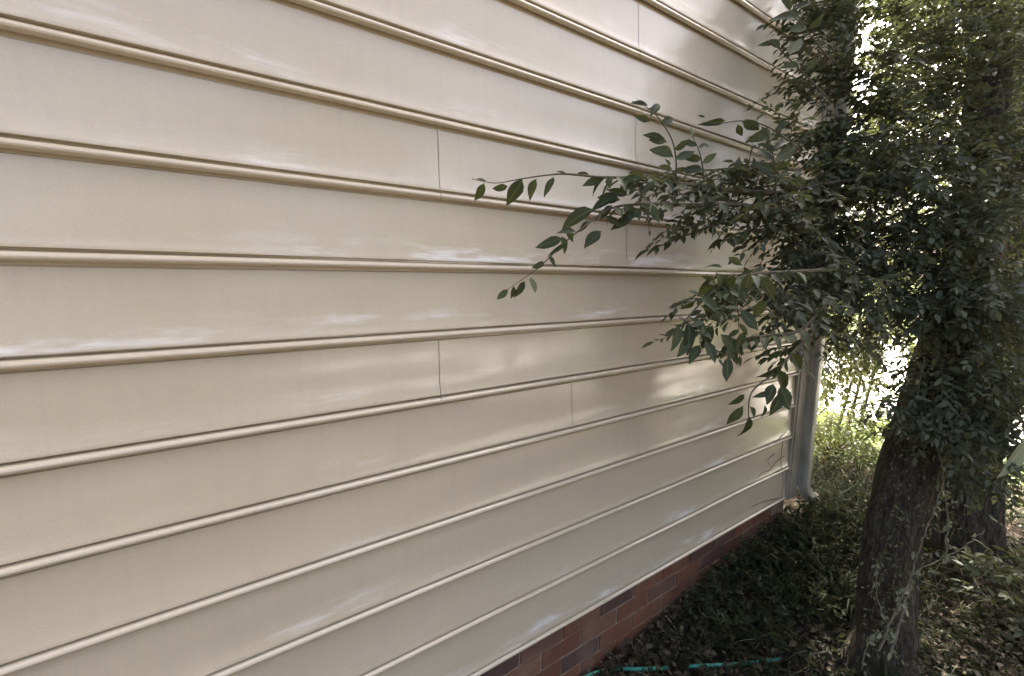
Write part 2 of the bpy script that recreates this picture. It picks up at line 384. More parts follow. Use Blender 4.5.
# ------------------------------------------------------------------ leaves
# small leaf template: midrib (4) + sides (2 x 2), x along the leaf, y width, z up
LT = np.array([(0, 0, 0), (.34, 0, -.02), (.70, 0, -.03), (1, 0, -.09), (.30, .20, .05), (.66, .17, .035), (.30, -.20, .05), (.66, -.17, .035)])
LTT = np.array([(0, 1, 4), (1, 5, 4), (1, 2, 5), (2, 3, 5), (0, 6, 1), (1, 6, 7), (1, 7, 2), (2, 7, 3)])
class LeafMass:
    def __init__(s): s.V = []; s.tint = []; s.TV = []; s.TF = []
    def leaves(s, P, A, Nn, L, tint, width=1.0, tmpl=LT):
        """P bases, A directions, Nn rough normals, L lengths"""
        A = A / (np.linalg.norm(A, axis=1)[:, None] + 1e-9)
        W = np.cross(Nn, A); W /= np.linalg.norm(W, axis=1)[:, None] + 1e-9
        Z = np.cross(A, W)
        L = np.asarray(L)[:, None, None]
        v = P[:, None, :] + L * (tmpl[None, :, 0:1] * A[:, None, :] + tmpl[None, :, 1:2] * width * W[:, None, :] + tmpl[None, :, 2:3] * Z[:, None, :])
        s.V.append(v.reshape(-1, 3)); s.tint.append(np.repeat(tint, len(tmpl)))
    def spray(s, base, d, length, n, leaf, droop=.25, tone=0.5, twig=.0016, spread_=.75, keep=None):
        d = np.asarray(d, float); d /= np.linalg.norm(d)
        tt = np.linspace(.12, 1, n); cur = np.array([0, 0, -1.]) * droop * length
        P = base + np.outer(tt, d) * length + np.outer(tt ** 2, cur)
        tan = d + np.outer(2 * tt, cur) / length; tan /= np.linalg.norm(tan, axis=1)[:, None]
        nrm = np.array([0, 0, 1.]) + rng.normal(0, .35, 3); side = np.cross(nrm, d); side /= np.linalg.norm(side) + 1e-9
        sg = np.where(np.arange(n) % 2, 1, -1)[:, None]
        A = tan * .55 + side * sg * spread_ + rng.normal(0, .22, (n, 3)) + np.array([0, 0, -.18])
        A[-1] = tan[-1]
        Nn = np.cross(side, d) * -1; Nn = Nn if Nn[2] > 0 else -Nn
        Nn = Nn + rng.normal(0, .35, (n, 3))
        L = leaf * rng.uniform(.5, 1.25, n)
        T = np.clip(rng.normal(tone, .22, n), 0, 1)
        ok = np.ones(n, bool)
        if keep is not None: ok = keep(P)
        if ok.any(): s.leaves(P[ok], A[ok], Nn[ok], L[ok], T[ok])
        if ok.all() and twig: tube([base, base + d * length * .5 + cur * .25, P[-1]], [twig, twig * .8, twig * .4], 3, s.TV, s.TF)
    def build(s, name, material, parent, kind='stuff'):
        V = np.concatenate(s.V); k = len(LT); n = len(V) // k
        T = (LTT[None] + (np.arange(n) * k)[:, None, None]).reshape(-1, 3)
        o = link(name, tri_mesh(name, V, T, np.concatenate(s.tint)), material)
        if parent: adopt(o, parent)
        if kind: o['kind'] = kind
        if s.TV:
            tw = link('twigs', mesh_from('twigs', s.TV, s.TF), M_TWIG); tw['kind'] = 'stuff'
            if parent: adopt(tw, parent)
            else: adopt(tw, o)
        return o
def outside_house(P): return (P[:, 1] < -.07) | (P[:, 0] > XC + .38)
def rand_in(c, rad, n):
    v = rng.normal(0, 1, (n, 3)); v /= np.linalg.norm(v, axis=1)[:, None]
    return np.asarray(c) + v * (rng.uniform(0, 1, n) ** (1 / 2.4))[:, None] * np.asarray(rad)

def rough_bark(seed, amp):
    def f(p, a, t):
        ca, sa = math.cos(a), math.sin(a)
        big = amp * noise.noise((ca * 1.6 + seed, sa * 1.6, p[2] * 2.2)) + amp * .5 * noise.noise((ca * 3.5 + seed, sa * 3.5, p[2] * 5))
        ridge = 1 - 2.2 * abs(noise.noise((ca * 4.5 + seed, sa * 4.5, p[2] * 3.0 + 5)))
        fine = 1 - 2.4 * abs(noise.noise((ca * 9 + seed, sa * 9, p[2] * 6.0)))
        return 1 + big + amp * .6 * ridge + amp * .22 * fine
    return f

# hero leaf meshes: a larger, rounder template, four shapes
def hero_leaf(k):
    ts = [0, .07, .2, .36, .54, .72, .87, 1.0]
    hw = [.012, .05, .17, .225, .215, .16, .075, .0]
    V = []; F = []
    bend = (-.10, -.32, .06, -.20, -.45, -.15)[k]; fold = (.25, .55, .15, .40, .30, .75)[k]; tw = (.15, -.3, .35, -.1, .5, -.2)[k]
    for i, t_ in enumerate(ts):
        y0 = .03 * math.sin(t_ * 3.1 + k)
        for s_ in (-1, 0, 1):
            wv = hw[i] * s_ * (1 + .08 * math.sin(t_ * 9 + k + s_))
            V.append((t_, y0 + wv, bend * t_ * t_ + fold * abs(wv) + tw * wv * t_ + .01 * math.sin(t_ * 17) * abs(s_)))
    for i in range(len(ts) - 1):
        for s_ in (0, 1):
            F.append((i * 3 + s_, i * 3 + s_ + 1, (i + 1) * 3 + s_ + 1, (i + 1) * 3 + s_))
    return mesh_from('leaf', V, F, True)
HERO = [hero_leaf(k) for k in range(6)]
for me in HERO: me.materials.append(M_LEAF)
HERO_V = [me.copy() for me in HERO]
for me in HERO_V: me.materials.clear(); me.materials.append(M_VINE)
def place_leaf(parent, p, d, up, L, width=1.0, meshes=HERO, name='leaf'):
    d = Vector(d).normalized(); up = Vector(up); y = up.cross(d)
    if y.length < 1e-4: y = Vector((0, 1, 0)).cross(d)
    y.normalize(); z = d.cross(y)
    mt = Matrix.Identity(4)
    for i in range(3): mt[i][0] = d[i] * L; mt[i][1] = y[i] * L * width; mt[i][2] = z[i] * L; mt[i][3] = p[i]
    o = link(name, random.choice(meshes), None); o.parent = parent
    o.matrix_local = mt          # parents are meshes in world space hung under an empty
    return o

# ------------------------------------------------------------------ near tree (left trunk) and its branches
b1 = on_ground(884, 655, .09)
tree = empty('leaning_tree', b1)
tag(tree, 'leaning tree nearest the wall, its leafy boughs reaching across the siding', 'tree')
tp = [at(872, 700, 2.02), at(884, 640, 2.03), at(890, 560, 2.05), at(900, 500, 2.06), at(920, 430, 2.08), at(948, 340, 2.12), at(972, 240, 2.16), at(985, 120, 2.2), at(990, -20, 2.25), at(1000, -200, 2.3)]
tube_obj('trunk', catmull(tp, 18), [.18, .108, .088, .088, .095, .092, .082, .075, .07, .05], M_BARK, tree, 64, rough_bark(2.1, .17))
for k, (dx, dy) in enumerate(((-40, 50), (30, 50))):
    p0 = at(884, 610, 2.03); p2 = at(884 + dx, 655 + dy, 2.0 - .1 * (k % 2)); p2[2] = gz(p2[0], p2[1]) - .02
    tube_obj('root', catmull([p0, (p0 + p2) / 2 + np.array([0, 0, .02]), p2], 6), [.06, .045, .015], M_BARK, tree, 10, rough_bark(k, .2))
LIMBS = [[(955, 330, 2.1), (900, 290, 1.95), (840, 255, 1.85), (780, 240, 1.75)], [(975, 230, 2.15), (920, 190, 1.95), (860, 180, 1.8), (790, 190, 1.7)],
         [(990, 20, 2.2), (1040, -80, 2.4), (1120, -180, 2.7)],
         [(985, 80, 2.2), (1060, 20, 2.0), (1150, -40, 1.9)], [(965, 270, 2.15), (1030, 200, 2.4), (1110, 160, 2.6)]]
for L_ in LIMBS:
    tube_obj('limb', catmull([at(*q) for q in L_], 7), [.020, .011, .006, .004], M_BARK, tree, 9, rough_bark(len(L_), .12))

NCH = 0
def branch(pts, rad, name='branch'):
    P = catmull([at(*q) for q in pts], 8)
    return tube_obj(name, P, rad, M_TWIG, tree, 6), P
def px_leaf(br, a, c, depth, width=1.0, tilt=0.0, dd=0.0):
    """leaf from pixel a (stalk) to pixel c (tip), near a given distance"""
    p = at(*a, depth); q = at(*c, depth + dd); L = np.linalg.norm(q - p)
    nrm = -FW + RT * tilt * 1.6 + UP * random.uniform(-.5, .45)
    return place_leaf(br, p, q - p, nrm, L * 1.02, min(width, 1.12) * random.uniform(.72, .95))
def auto_leaves(br, P, t0, t1, n, L, droop=.3, skip=None, wid=1.0):
    idx = np.linspace(t0, t1, n) * (len(P) - 1)
    for k, f in enumerate(idx):
        i = int(min(f, len(P) - 2)); p = P[i] + (P[i + 1] - P[i]) * (f - i); tan = P[i + 1] - P[i]; tan /= np.linalg.norm(tan)
        side = np.cross(tan, [0, 0, 1.]); side /= np.linalg.norm(side) + 1e-9
        sg = 1 if k % 2 else -1
        d = tan * .5 + side * sg * .75 + np.array([0, 0, -droop]) + rng.normal(0, .18, 3)
        up = np.array([0, 0, 1.]) + rng.normal(0, .35, 3) - FW * .3
        q = p + d / np.linalg.norm(d) * L
        if q[1] > -.03 and q[0] < XC: continue
        place_leaf(br, p, d, up, L * rng.uniform(.7, 1.15), wid * rng.uniform(.9, 1.15))

# bough 1: long arching spray across the wall, tip hanging left
br, P = branch([(800, 195, 1.75), (730, 190, 1.6), (670, 182, 1.48), (630, 178, 1.38), (600, 177, 1.32), (565, 174, 1.27), (540, 176, 1.24), (515, 180, 1.22), (495, 183, 1.2), (472, 179, 1.19)], [.009, .006, .004, .003, .0018, .0012, .0008])
D1 = 1.22
for a, c, wd in [((484, 183), (475, 201), 1.25), ((476, 179), (486, 181), .7), ((508, 186), (492, 189), 1.1), ((523, 179), (508, 205), 1.2), ((537, 179), (526, 199), 1.2), ((554, 177), (543, 196), 1.1),
                 ((604, 179), (583, 185), 1.2), ((566, 174), (556, 170), .7), ((590, 176), (575, 171), .6), ((636, 177), (620, 184), 1.2), ((640, 180), (624, 190), 1.2), ((646, 178), (628, 172), 1.0), ((655, 181), (640, 194), 1.0)]:
    px_leaf(br, a, c, D1 if a[0] < 570 else 1.33, wd, random.uniform(-.5, .5), random.uniform(-.02, .02))
auto_leaves(br, P, .0, .42, 26, .065)
# bough 2: lower spray with the drooping tip
br, P = branch([(810, 215, 1.75), (740, 205, 1.6), (690, 205, 1.5), (650, 204, 1.42), (612, 208, 1.36), (585, 226, 1.31), (563, 244, 1.28), (545, 262, 1.26), (533, 272, 1.25), (508, 289, 1.24)], [.009, .006, .004, .003, .002, .0013, .0008])
for a, c, wd in [((508, 289), (497, 300), 1.2), ((514, 286), (511, 299), 1.1), ((524, 281), (516, 297), 1.2), ((530, 277), (536, 292), 1.0), ((545, 262), (532, 268), 1.1), ((563, 238), (535, 247), 1.3), ((562, 236), (565, 254), 1.3),
                 ((566, 224), (574, 242), 1.25), ((601, 231), (585, 246), 1.1), ((594, 209), (560, 224), 1.1), ((617, 196), (592, 206), 1.0), ((620, 200), (597, 197), 1.1), ((628, 195), (608, 190), 1.0), ((612, 205), (600, 218), 1.4),
                 ((652, 205), (659, 222), 1.3), ((590, 221), (578, 231), 1.2), ((576, 232), (560, 229), 1.1), ((640, 208), (618, 222), .9), ((634, 212), (612, 230), .9), ((549, 256), (556, 264), .9), ((605, 216), (622, 226), .8), ((566, 243), (548, 258), .9)]:
    px_leaf(br, a, c, 1.26 if a[0] < 580 else 1.36, wd, random.uniform(-.5, .5), random.uniform(-.02, .02))
auto_leaves(br, P, .0, .45, 26, .062)
# small upright shoots on top of the spray
for pts, lv in [([(676, 178, 1.5), (676, 160, 1.49), (672, 140, 1.48), (660, 120, 1.47), (648, 108, 1.46), (632, 101, 1.45)],
                 [((648, 106), (631, 101), .8), ((659, 104), (652, 114), 1.4), ((650, 122), (635, 115), 1.3), ((661, 122), (676, 118), 1.2), ((664, 138), (642, 134), .9), ((667, 142), (648, 139), 1.0), ((673, 158), (650, 147), 1.2), ((674, 150), (690, 141), 1.0), ((675, 160), (694, 152), 1.1), ((656, 112), (645, 104), .9)]),
                ([(704, 180, 1.52), (702, 163, 1.51), (698, 148, 1.5), (692, 136, 1.49)], [((701, 160), (682, 156), 1.0), ((702, 164), (716, 153), 1.0), ((697, 146), (681, 141), 1.0), ((698, 148), (712, 142), .9), ((694, 138), (690, 127), 1.0), ((703, 170), (683, 168), 1.1)]),
                ([(776, 200, 1.6), (775, 170, 1.58), (772, 150, 1.56), (768, 136, 1.55)], [((774, 160), (757, 150), 1.0), ((775, 160), (795, 148), .9), ((773, 152), (758, 142), .8), ((773, 150), (792, 137), .9), ((776, 170), (792, 158), 1.0), ((776, 172), (756, 164), 1.0), ((768, 138), (762, 126), 1.0)]),
                ([(800, 150, 1.7), (770, 128, 1.65), (745, 121, 1.62), (720, 123, 1.6), (702, 122, 1.58)], [((725, 121), (700, 124), .7), ((742, 122), (760, 130), 1.3), ((738, 124), (742, 138), 1.2), ((760, 127), (745, 118), 1.3), ((705, 117), (698, 115), .9), ((770, 130), (752, 140), 1.1), ((775, 132), (790, 120), 1.0)]),
                ([(830, 100, 1.8), (800, 70, 1.75), (775, 45, 1.7), (765, 42, 1.69)], [((775, 45), (758, 44), .9), ((780, 48), (770, 38), 1.0), ((800, 68), (780, 66), 1.2), ((805, 70), (822, 58), 1.1), ((790, 55), (800, 40), 1.1)]),
                ([(830, 60, 1.8), (806, 30, 1.75), (790, 12, 1.72)], [((800, 18), (777, 12), 1.5), ((806, 26), (790, 30), 1.3), ((808, 28), (826, 14), 1.2), ((795, 10), (812, 0), 1.3), ((790, 12), (782, -4), 1.2)])]:
    br, P = branch(pts, [.003, .002, .001])
    for a, c, wd in lv: px_leaf(br, a, c, pts[len(pts) // 2][2], wd, random.uniform(-.5, .5), random.uniform(-.03, .03))
# lower bough with the broad hanging leaves
br, P = branch([(830, 270, 1.6), (790, 272, 1.5), (750, 275, 1.42), (715, 290, 1.36), (690, 315, 1.33), (678, 330, 1.32)], [.007, .005, .003, .0015])
for a, c, wd in [((716, 272), (736, 302), 1.3), ((712, 275), (704, 300), 1.2), ((735, 274), (724, 296), 1.2), ((700, 296), (722, 312), 1.1), ((679, 326), (672, 350), 1.3), ((688, 322), (694, 350), 1.2), ((692, 318), (708, 342), 1.1), ((702, 306), (728, 322), 1.2),
                 ((688, 338), (678, 356), 1.1), ((712, 325), (701, 350), 1.2), ((750, 272), (744, 298), 1.1), ((728, 356), (727, 382), 1.4), ((720, 335), (738, 352), 1.1), ((705, 340), (716, 362), 1.0), ((760, 276), (775, 300), 1.2), ((740, 310), (758, 330), 1.1),
                 ((695, 300), (680, 312), 1.1), ((722, 268), (704, 262), 1.0), ((742, 266), (728, 256), 1.0), ((700, 345), (690, 362), 1.0), ((745, 330), (735, 350), 1.0), ((768, 300), (752, 318), 1.1)]:
    px_leaf(br, a, c, 1.34, wd, random.uniform(-.4, .4), random.uniform(-.04, .04))
auto_leaves(br, P, 0, .6, 22, .07)
br, P = branch([(830, 300, 1.6), (800, 330, 1.5), (770, 335, 1.45), (740, 340, 1.42), (725, 352, 1.4)], [.006, .004, .002]); auto_leaves(br, P, .0, 1, 26, .06, .45)
br, P = branch([(815, 330, 1.55), (795, 350, 1.47), (775, 372, 1.43), (752, 392, 1.4), (748, 416, 1.39)], [.005, .003, .0015])
for a, c, wd in [((782, 350), (768, 358), 1.3), ((782, 364), (762, 380), 1.3), ((777, 368), (786, 392), 1.2), ((774, 384), (766, 404), 1.2), ((780, 385), (790, 410), 1.3), ((783, 392), (772, 416), 1.3), ((744, 394), (731, 406), 1.1), ((743, 406), (728, 426), 1.2),
                 ((750, 406), (755, 418), 1.1), ((748, 416), (744, 440), 1.3), ((765, 405), (762, 418), .9), ((790, 352), (802, 372), 1.3), ((770, 392), (758, 398), .9)]:
    px_leaf(br, a, c, 1.42, wd, random.uniform(-.4, .4), random.uniform(-.03, .03))
# dense middle of the spray
for pts in ([(800, 170, 1.75), (750, 168, 1.66), (710, 170, 1.6), (665, 172, 1.55)], [(810, 200, 1.8), (760, 215, 1.7), (715, 225, 1.62), (680, 238, 1.57), (650, 250, 1.53)], [(815, 180, 1.85), (770, 186, 1.78), (720, 192, 1.7), (690, 196, 1.68)],
            [(815, 225, 1.8), (775, 228, 1.7), (745, 232, 1.66), (725, 240, 1.6)], [(830, 130, 1.9), (800, 140, 1.85), (770, 150, 1.8)]):
    br, P = branch(pts, [.006, .004, .0015]); auto_leaves(br, P, .02, 1, 20, .055, .25)

# crown: sprays gathered in clumps
cr = LeafMass()
def clumps(mass, L, leaf, toneoff=0.0, hub=None):
    for px, py, dep, rpx, n in L:
        c = at(px, py, dep); r = rpx * dep / FPX
        tone0 = np.clip(rng.normal(.45, .15) + toneoff, .1, .9)
        for b_ in rand_in(c, (r, r, r * .9), n):
            h = b_ - hub if hub is not None else rng.normal(0, 1, 3)
            d = h / (np.linalg.norm(h) + 1e-6) + rng.normal(0, .7, 3); d[2] = d[2] * .5 + .05
            k = int(rng.integers(6, 13))
            mass.spray(b_, d, leaf * k * .34, k, leaf, rng.uniform(.1, .45), tone0, keep=outside_house)
hub1 = at(985, 150, 2.2)
NEAR = [(812, 210, 1.85, 34, 22), (840, 190, 1.9, 45, 40), (850, 250, 1.95, 45, 46), (820, 265, 1.75, 35, 24), (895, 230, 2.0, 50, 46), (905, 300, 2.0, 48, 36), (850, 285, 1.85, 36, 26), (800, 300, 1.65, 28, 12),
        (850, 325, 1.9, 22, 6), (880, 60, 1.95, 26, 10), (900, 160, 1.9, 46, 40), (960, 200, 1.88, 48, 40), (955, 300, 1.88, 40, 30), (950, 30, 1.9, 44, 24), (990, 300, 1.85, 45, 34), (940, 240, 1.9, 40, 30), (890, 110, 1.95, 30, 18), (975, 370, 1.85, 34, 22), (930, 150, 2.1, 60, 52), (880, 170, 2.3, 45, 30), (836, 140, 2.0, 36, 26), (838, 80, 2.05, 32, 26), (832, 22, 2.1, 34, 32), (850, -20, 2.2, 50, 34), (935, 90, 2.1, 42, 26), (910, 15, 2.3, 34, 16),
        (980, 60, 2.0, 52, 40), (1010, 140, 2.0, 55, 46), (990, 220, 2.0, 55, 46), (1020, 290, 2.0, 50, 36), (965, 290, 2.0, 44, 26), (1000, 350, 2.1, 42, 24), (940, 370, 2.05, 36, 20), (1030, 30, 2.1, 55, 40), (990, -30, 2.1, 60, 46), (1020, 380, 1.9, 34, 18), (925, 395, 1.95, 22, 10), (915, 110, 2.6, 40, 20), (985, 20, 2.7, 40, 20), (960, 60, 2.5, 50, 40), (1000, 100, 2.6, 50, 30), (930, 20, 2.5, 36, 24), (905, 45, 2.7, 30, 14), (890, 0, 2.5, 36, 22), (1015, 0, 2.5, 50, 36),
        (1070, 100, 2.1, 60, 30), (1070, 240, 2.2, 60, 30), (1100, 360, 2.2, 60, 20), (1000, -140, 2.4, 90, 40), (880, -120, 2.3, 70, 30), (1110, -60, 2.7, 70, 16),
        (745, 174, 1.66, 18, 7), (775, 190, 1.70, 24, 12), (715, 188, 1.6, 18, 7), (680, 184, 1.52, 14, 4), (785, 222, 1.72, 22, 9), (745, 212, 1.62, 18, 6), (700, 215, 1.56, 14, 3), (650, 186, 1.45, 10, 2), (770, 165, 1.75, 18, 5), (720, 290, 1.42, 16, 4), (700, 330, 1.4, 12, 2), (775, 285, 1.6, 20, 7), (735, 300, 1.45, 14, 2), (795, 130, 1.85, 20, 4), (805, 90, 1.95, 22, 5), (805, 340, 1.55, 14, 3),
        (930, 415, 1.92, 26, 14), (965, 420, 1.9, 30, 18), (1000, 420, 1.85, 30, 18), (960, 460, 1.95, 20, 8), (1015, 470, 1.9, 20, 8), (905, 400, 1.95, 16, 5)]
clumps(cr, [(a, b_, c, d, int(e * (2.9 if a < 1060 else 1.6))) for a, b_, c, d, e in NEAR], .038, .05, hub1)
cr.build('crown', M_CROWN, tree)

# ------------------------------------------------------------------ second tree (right trunk)
b2 = on_ground(985, 590, .15)
tree2 = empty('upright_tree', b2); tag(tree2, 'darker upright trunk at the right edge of the photo, behind the leaning one', 'tree')
tp = [at(970, 625, 2.72), at(966, 580, 2.73), at(957, 500, 2.75), at(962, 440, 2.78), at(990, 370, 2.82), at(1008, 280, 2.85), at(1018, 150, 2.9), at(1022, 0, 2.95), at(1030, -220, 3.0)]
tube_obj('trunk', catmull(tp, 18), [.28, .20, .165, .158, .15, .135, .115, .10, .08], M_BARK2, tree2, 64, rough_bark(8.7, .17))
for k, (px, py) in enumerate(((935, 590), (1030, 600), (985, 625))):
    p0 = at(985, 555, 2.74); p2 = at(px, py, 2.62); p2[2] = gz(p2[0], p2[1]) - .02
    tube_obj('root', catmull([p0, (p0 + p2) / 2 + np.array([0, 0, .02]), p2], 6), [.075, .05, .02], M_BARK2, tree2, 10, rough_bark(k + 5, .2))
for L_ in ([(1008, 280, 2.85), (940, 200, 3.0), (890, 150, 3.1)], [(1015, 200, 2.9), (1090, 120, 3.0), (1180, 60, 3.1)], [(1022, 40, 2.95), (970, -60, 3.0), (900, -140, 3.1)], [(1003, 300, 2.85), (960, 250, 3.1), (920, 230, 3.4)]):
    tube_obj('limb', catmull([at(*q) for q in L_], 7), [.04, .025, .01], M_BARK2, tree2, 9, rough_bark(3, .12))
cr2 = LeafMass()
clumps(cr2, [(900, 160, 3.1, 46, 40), (905, 240, 3.3, 48, 44), (950, 200, 3.1, 50, 44), (940, 290, 3.2, 46, 40), (905, 320, 3.3, 30, 18), (960, 110, 3.1, 44, 36), (905, 70, 3.3, 34, 26), (950, 20, 3.2, 40, 40), (895, 120, 3.2, 34, 34), (905, 10, 3.3, 40, 50), (850, -10, 3.4, 30, 30), (920, 85, 3.2, 36, 70), (945, 150, 3.2, 36, 60), (965, 60, 3.1, 40, 50), (905, 120, 3.4, 34, 56), (895, 170, 3.3, 36, 50), (890, 60, 3.5, 20, 24), (1010, 80, 3.2, 60, 50), (1020, 200, 3.2, 60, 50), (1000, 300, 3.3, 46, 36),
                (960, 360, 3.3, 36, 22), (1030, 380, 3.1, 46, 36), (930, 405, 3.2, 18, 6), (1000, 10, 3.3, 44, 30), (1000, -80, 3.2, 90, 60), (1100, 60, 3.3, 70, 36), (1100, 260, 3.3, 70, 34), (890, -90, 3.2, 70, 36), (1090, 400, 3.2, 60, 30), (1025, 460, 3.0, 30, 20), (940, 440, 3.1, 24, 10), (1020, 520, 3.2, 26, 14)], .048, .12, at(1015, 180, 2.9))
cr2.build('crown', M_CROWN, tree2)

# ------------------------------------------------------------------ slender tree beyond the corner, backlit
b3 = np.array([5.3, .35, .17]); tree3 = empty('slender_tree', b3); tag(tree3, 'slender backlit young tree with small leaves beyond the downspout', 'tree')
for dx, dy, px_, py_ in ((0, 0, 878, 300), (.12, -.05, 886, 320), (-.1, .06, 868, 320)):
    p0 = b3 + np.array([dx, dy, -.05]); p1 = at(px_, py_, 4.2); p2 = at(px_ + 10, 120, 4.3)
    tube_obj('stem', catmull([p0, (p0 + p1) / 2 + np.array([.03, 0, 0]), p1, p2, at(px_ + 5, -60, 4.5)], 8), [.014, .012, .010, .008, .004], M_BARK2, tree3, 8, rough_bark(4, .1))
cr3 = LeafMass()
clumps(cr3, [(a, b_, c, d, int(e * 1.5)) for a, b_, c, d, e in [(850, 190, 4.2, 34, 46), (880, 215, 4.2, 34, 46), (850, 250, 4.2, 36, 54), (890, 265, 4.4, 36, 50), (860, 300, 4.2, 36, 46), (835, 330, 4.1, 24, 26), (862, 345, 4.2, 26, 20), (895, 320, 4.3, 26, 24), (850, 140, 4.3, 26, 20), (890, 130, 4.4, 34, 30), (920, 190, 4.4, 40, 40),
                (832, 375, 4.1, 20, 20), (862, 375, 4.2, 20, 16), (882, 430, 4.2, 14, 9), (850, 410, 4.2, 20, 9), (835, 345, 4.0, 22, 26), (868, 350, 4.1, 22, 22), (826, 420, 4.0, 12, 5), (880, 60, 4.6, 26, 7), (930, 60, 4.6, 40, 26), (960, 150, 4.6, 60, 50), (880, -20, 4.6, 50, 30), (980, -40, 4.7, 80, 50), (850, 100, 4.6, 20, 8), (875, 160, 4.5, 36, 40), (845, 60, 4.6, 14, 5), (800, 250, 5.0, 60, 60), (790, 150, 5.0, 70, 60), (820, 120, 4.8, 30, 24)]], .062, .25, at(880, 200, 4.3))  # last clumps, unseen behind the house corner, are added to cast shade
cr3.build('crown', M_BACK, tree3)

# ------------------------------------------------------------------ sunlit shrubs beyond the corner
def shrub(name, label, c, rad, h, n, leaf, material, tone):
    c = np.array([c[0], c[1], gz(c[0], c[1])]); s = empty(name, c); tag(s, label, 'shrub', None)
    ms = LeafMass()
    for k in range(9):
        a = 2.4 * k; e = c + np.array([math.cos(a) * rad * .6, math.sin(a) * rad * .6, h * rng.uniform(.6, .95)])
        tube_obj('stem', catmull([c, (c + e) / 2 + np.array([0, 0, .05 * h]), e], 4), [.012, .008, .003], M_TWIG, s, 5)
    for b_ in rand_in(c + np.array([0, 0, h * .52]), (rad, rad, h * .5), n):
        d = (b_ - c); d = d / np.linalg.norm(d) + rng.normal(0, .5, 3); k = int(rng.integers(5, 10)); ms.spray(b_, d, leaf * k * .36, k, leaf, .25, tone)
    ms.build('foliage', material, s); return s
shrub('low_shrub', 'bright sunlit low shrub just past the downspout', (4.55, .22), .30, .30, 150, .045, M_SHRUB, .6)
shrub('low_shrub', 'yellow green sunlit shrub behind the leaning trunk', (5.1, -.12), .36, .34, 150, .05, M_SHRUB, .75)
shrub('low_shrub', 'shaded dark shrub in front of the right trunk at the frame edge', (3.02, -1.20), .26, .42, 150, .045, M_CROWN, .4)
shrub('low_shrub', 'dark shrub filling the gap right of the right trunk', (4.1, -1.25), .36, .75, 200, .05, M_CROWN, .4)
shrub('low_shrub', 'sunlit shrub at the lawn edge, farthest of the low shrubs', (5.5, .75), .25, .25, 90, .045, M_SHRUB, .65)

# far trees across the drive
def far_tree(x, y, h, r, label, n=700, leaf=.22):
    c = np.array([x, y, .15]); s = empty('far_tree', c); tag(s, label, 'tree', 'trees beyond the driveway')
    tube_obj('trunk', catmull([c - np.array([0, 0, .2]), c + np.array([.1, 0, h * .3]), c + np.array([0, .1, h * .7])], 6), [.2, .15, .06], M_BARK2, s, 10, rough_bark(x, .12))
    ms = LeafMass()
    for q in range(16):
        cc = c + np.array([rng.normal(0, r * .45), rng.normal(0, r * .45), h * rng.uniform(.32, .92)]); tone = np.clip(rng.normal(.5, .2), .1, .9)
        for b_ in rand_in(cc, (r * .5, r * .5, r * .4), n // 16):
            ms.spray(b_, rng.normal(0, 1, 3), leaf * 2.6, 7, leaf, .2, tone, twig=0)
    ms.build('crown', M_BACK, s)
far_tree(24, 10.5, 6.5, 2.6, 'rounded tree across the driveway, showing through the gap by the downspout')
far_tree(27, 3.5, 7.5, 3.0, 'tall tree across the driveway, straight behind the leaning trunk')
far_tree(25, -5, 6.5, 2.8, 'tree across the driveway, hidden mostly by the right trunk')
far_tree(16, -11, 7.5, 3.2, 'broad tree far off to the right of the frame')
far_tree(9, -13, 7.0, 3.0, 'round crowned tree on the lawn right of the frame')
far_tree(7.0, -6.2, 4.6, 1.8, 'bushy tree on the near lawn right of the frame', 500, .17)
far_tree(3.4, -7.0, 5.0, 1.9, 'bushy tree straight out from the sided wall', 500, .17)
far_tree(.2, -8.0, 4.8, 1.8, 'bushy tree behind the camera', 450, .17)
far_tree(11.5, -6.0, 5.2, 2.0, 'tree between the lawn and the driveway', 450, .19)

# ------------------------------------------------------------------ vine on the trunks
M_VSTEM = noisy('vine_stem', (.10, .080, .048), (.26, .22, .145), 25, .85)
vine = empty('climbing_vine', at(905, 640, 1.9)); tag(vine, 'pale leaved climbing vine trailing over the lower trunks', 'vine')
def trunk_front(px, py):
    d = np.interp(py, [0, 700], [2.1, 1.9]) - .02
    return d
for pts, w_ in (([(880, 650), (892, 618), (903, 595), (913, 572)], .007), ([(888, 660), (898, 630), (905, 604), (912, 574)], .008), ([(912, 574), (922, 540), (938, 500), (943, 470), (935, 440)], .004), ([(945, 560), (948, 520), (944, 486), (940, 450), (950, 430)], .004),
                ([(893, 640), (878, 600), (876, 560)], .003), ([(912, 574), (940, 560), (962, 548), (985, 530)], .004), ([(862, 670), (868, 640), (884, 630)], .003), ([(940, 450), (960, 400), (975, 350)], .004), ([(935, 440), (918, 400), (925, 360)], .004), ([(975, 350), (990, 280), (985, 210)], .003)):
    dep = 1.88 if pts[0][1] > 560 else 1.93
    P = catmull([at(x, y, dep) for x, y in pts], 7); P = P + rng.normal(0, .0025, P.shape); st = tube_obj('stem', P, [w_ * .6, w_ * .5, w_ * .35], M_VSTEM, vine, 7, rough_bark(pts[0][0], .3))
    for k in range(17):
        i = int(rng.integers(0, len(P) - 1)); d = RT * rng.normal(0, .8) - UP * rng.uniform(.2, 1) - FW * .25
        place_leaf(st, P[i] + rng.normal(0, .006, 3), d, -FW + UP * .6 + rng.normal(0, .4, 3), rng.uniform(.014, .032), 1.25, HERO_V)
vf = LeafMass()
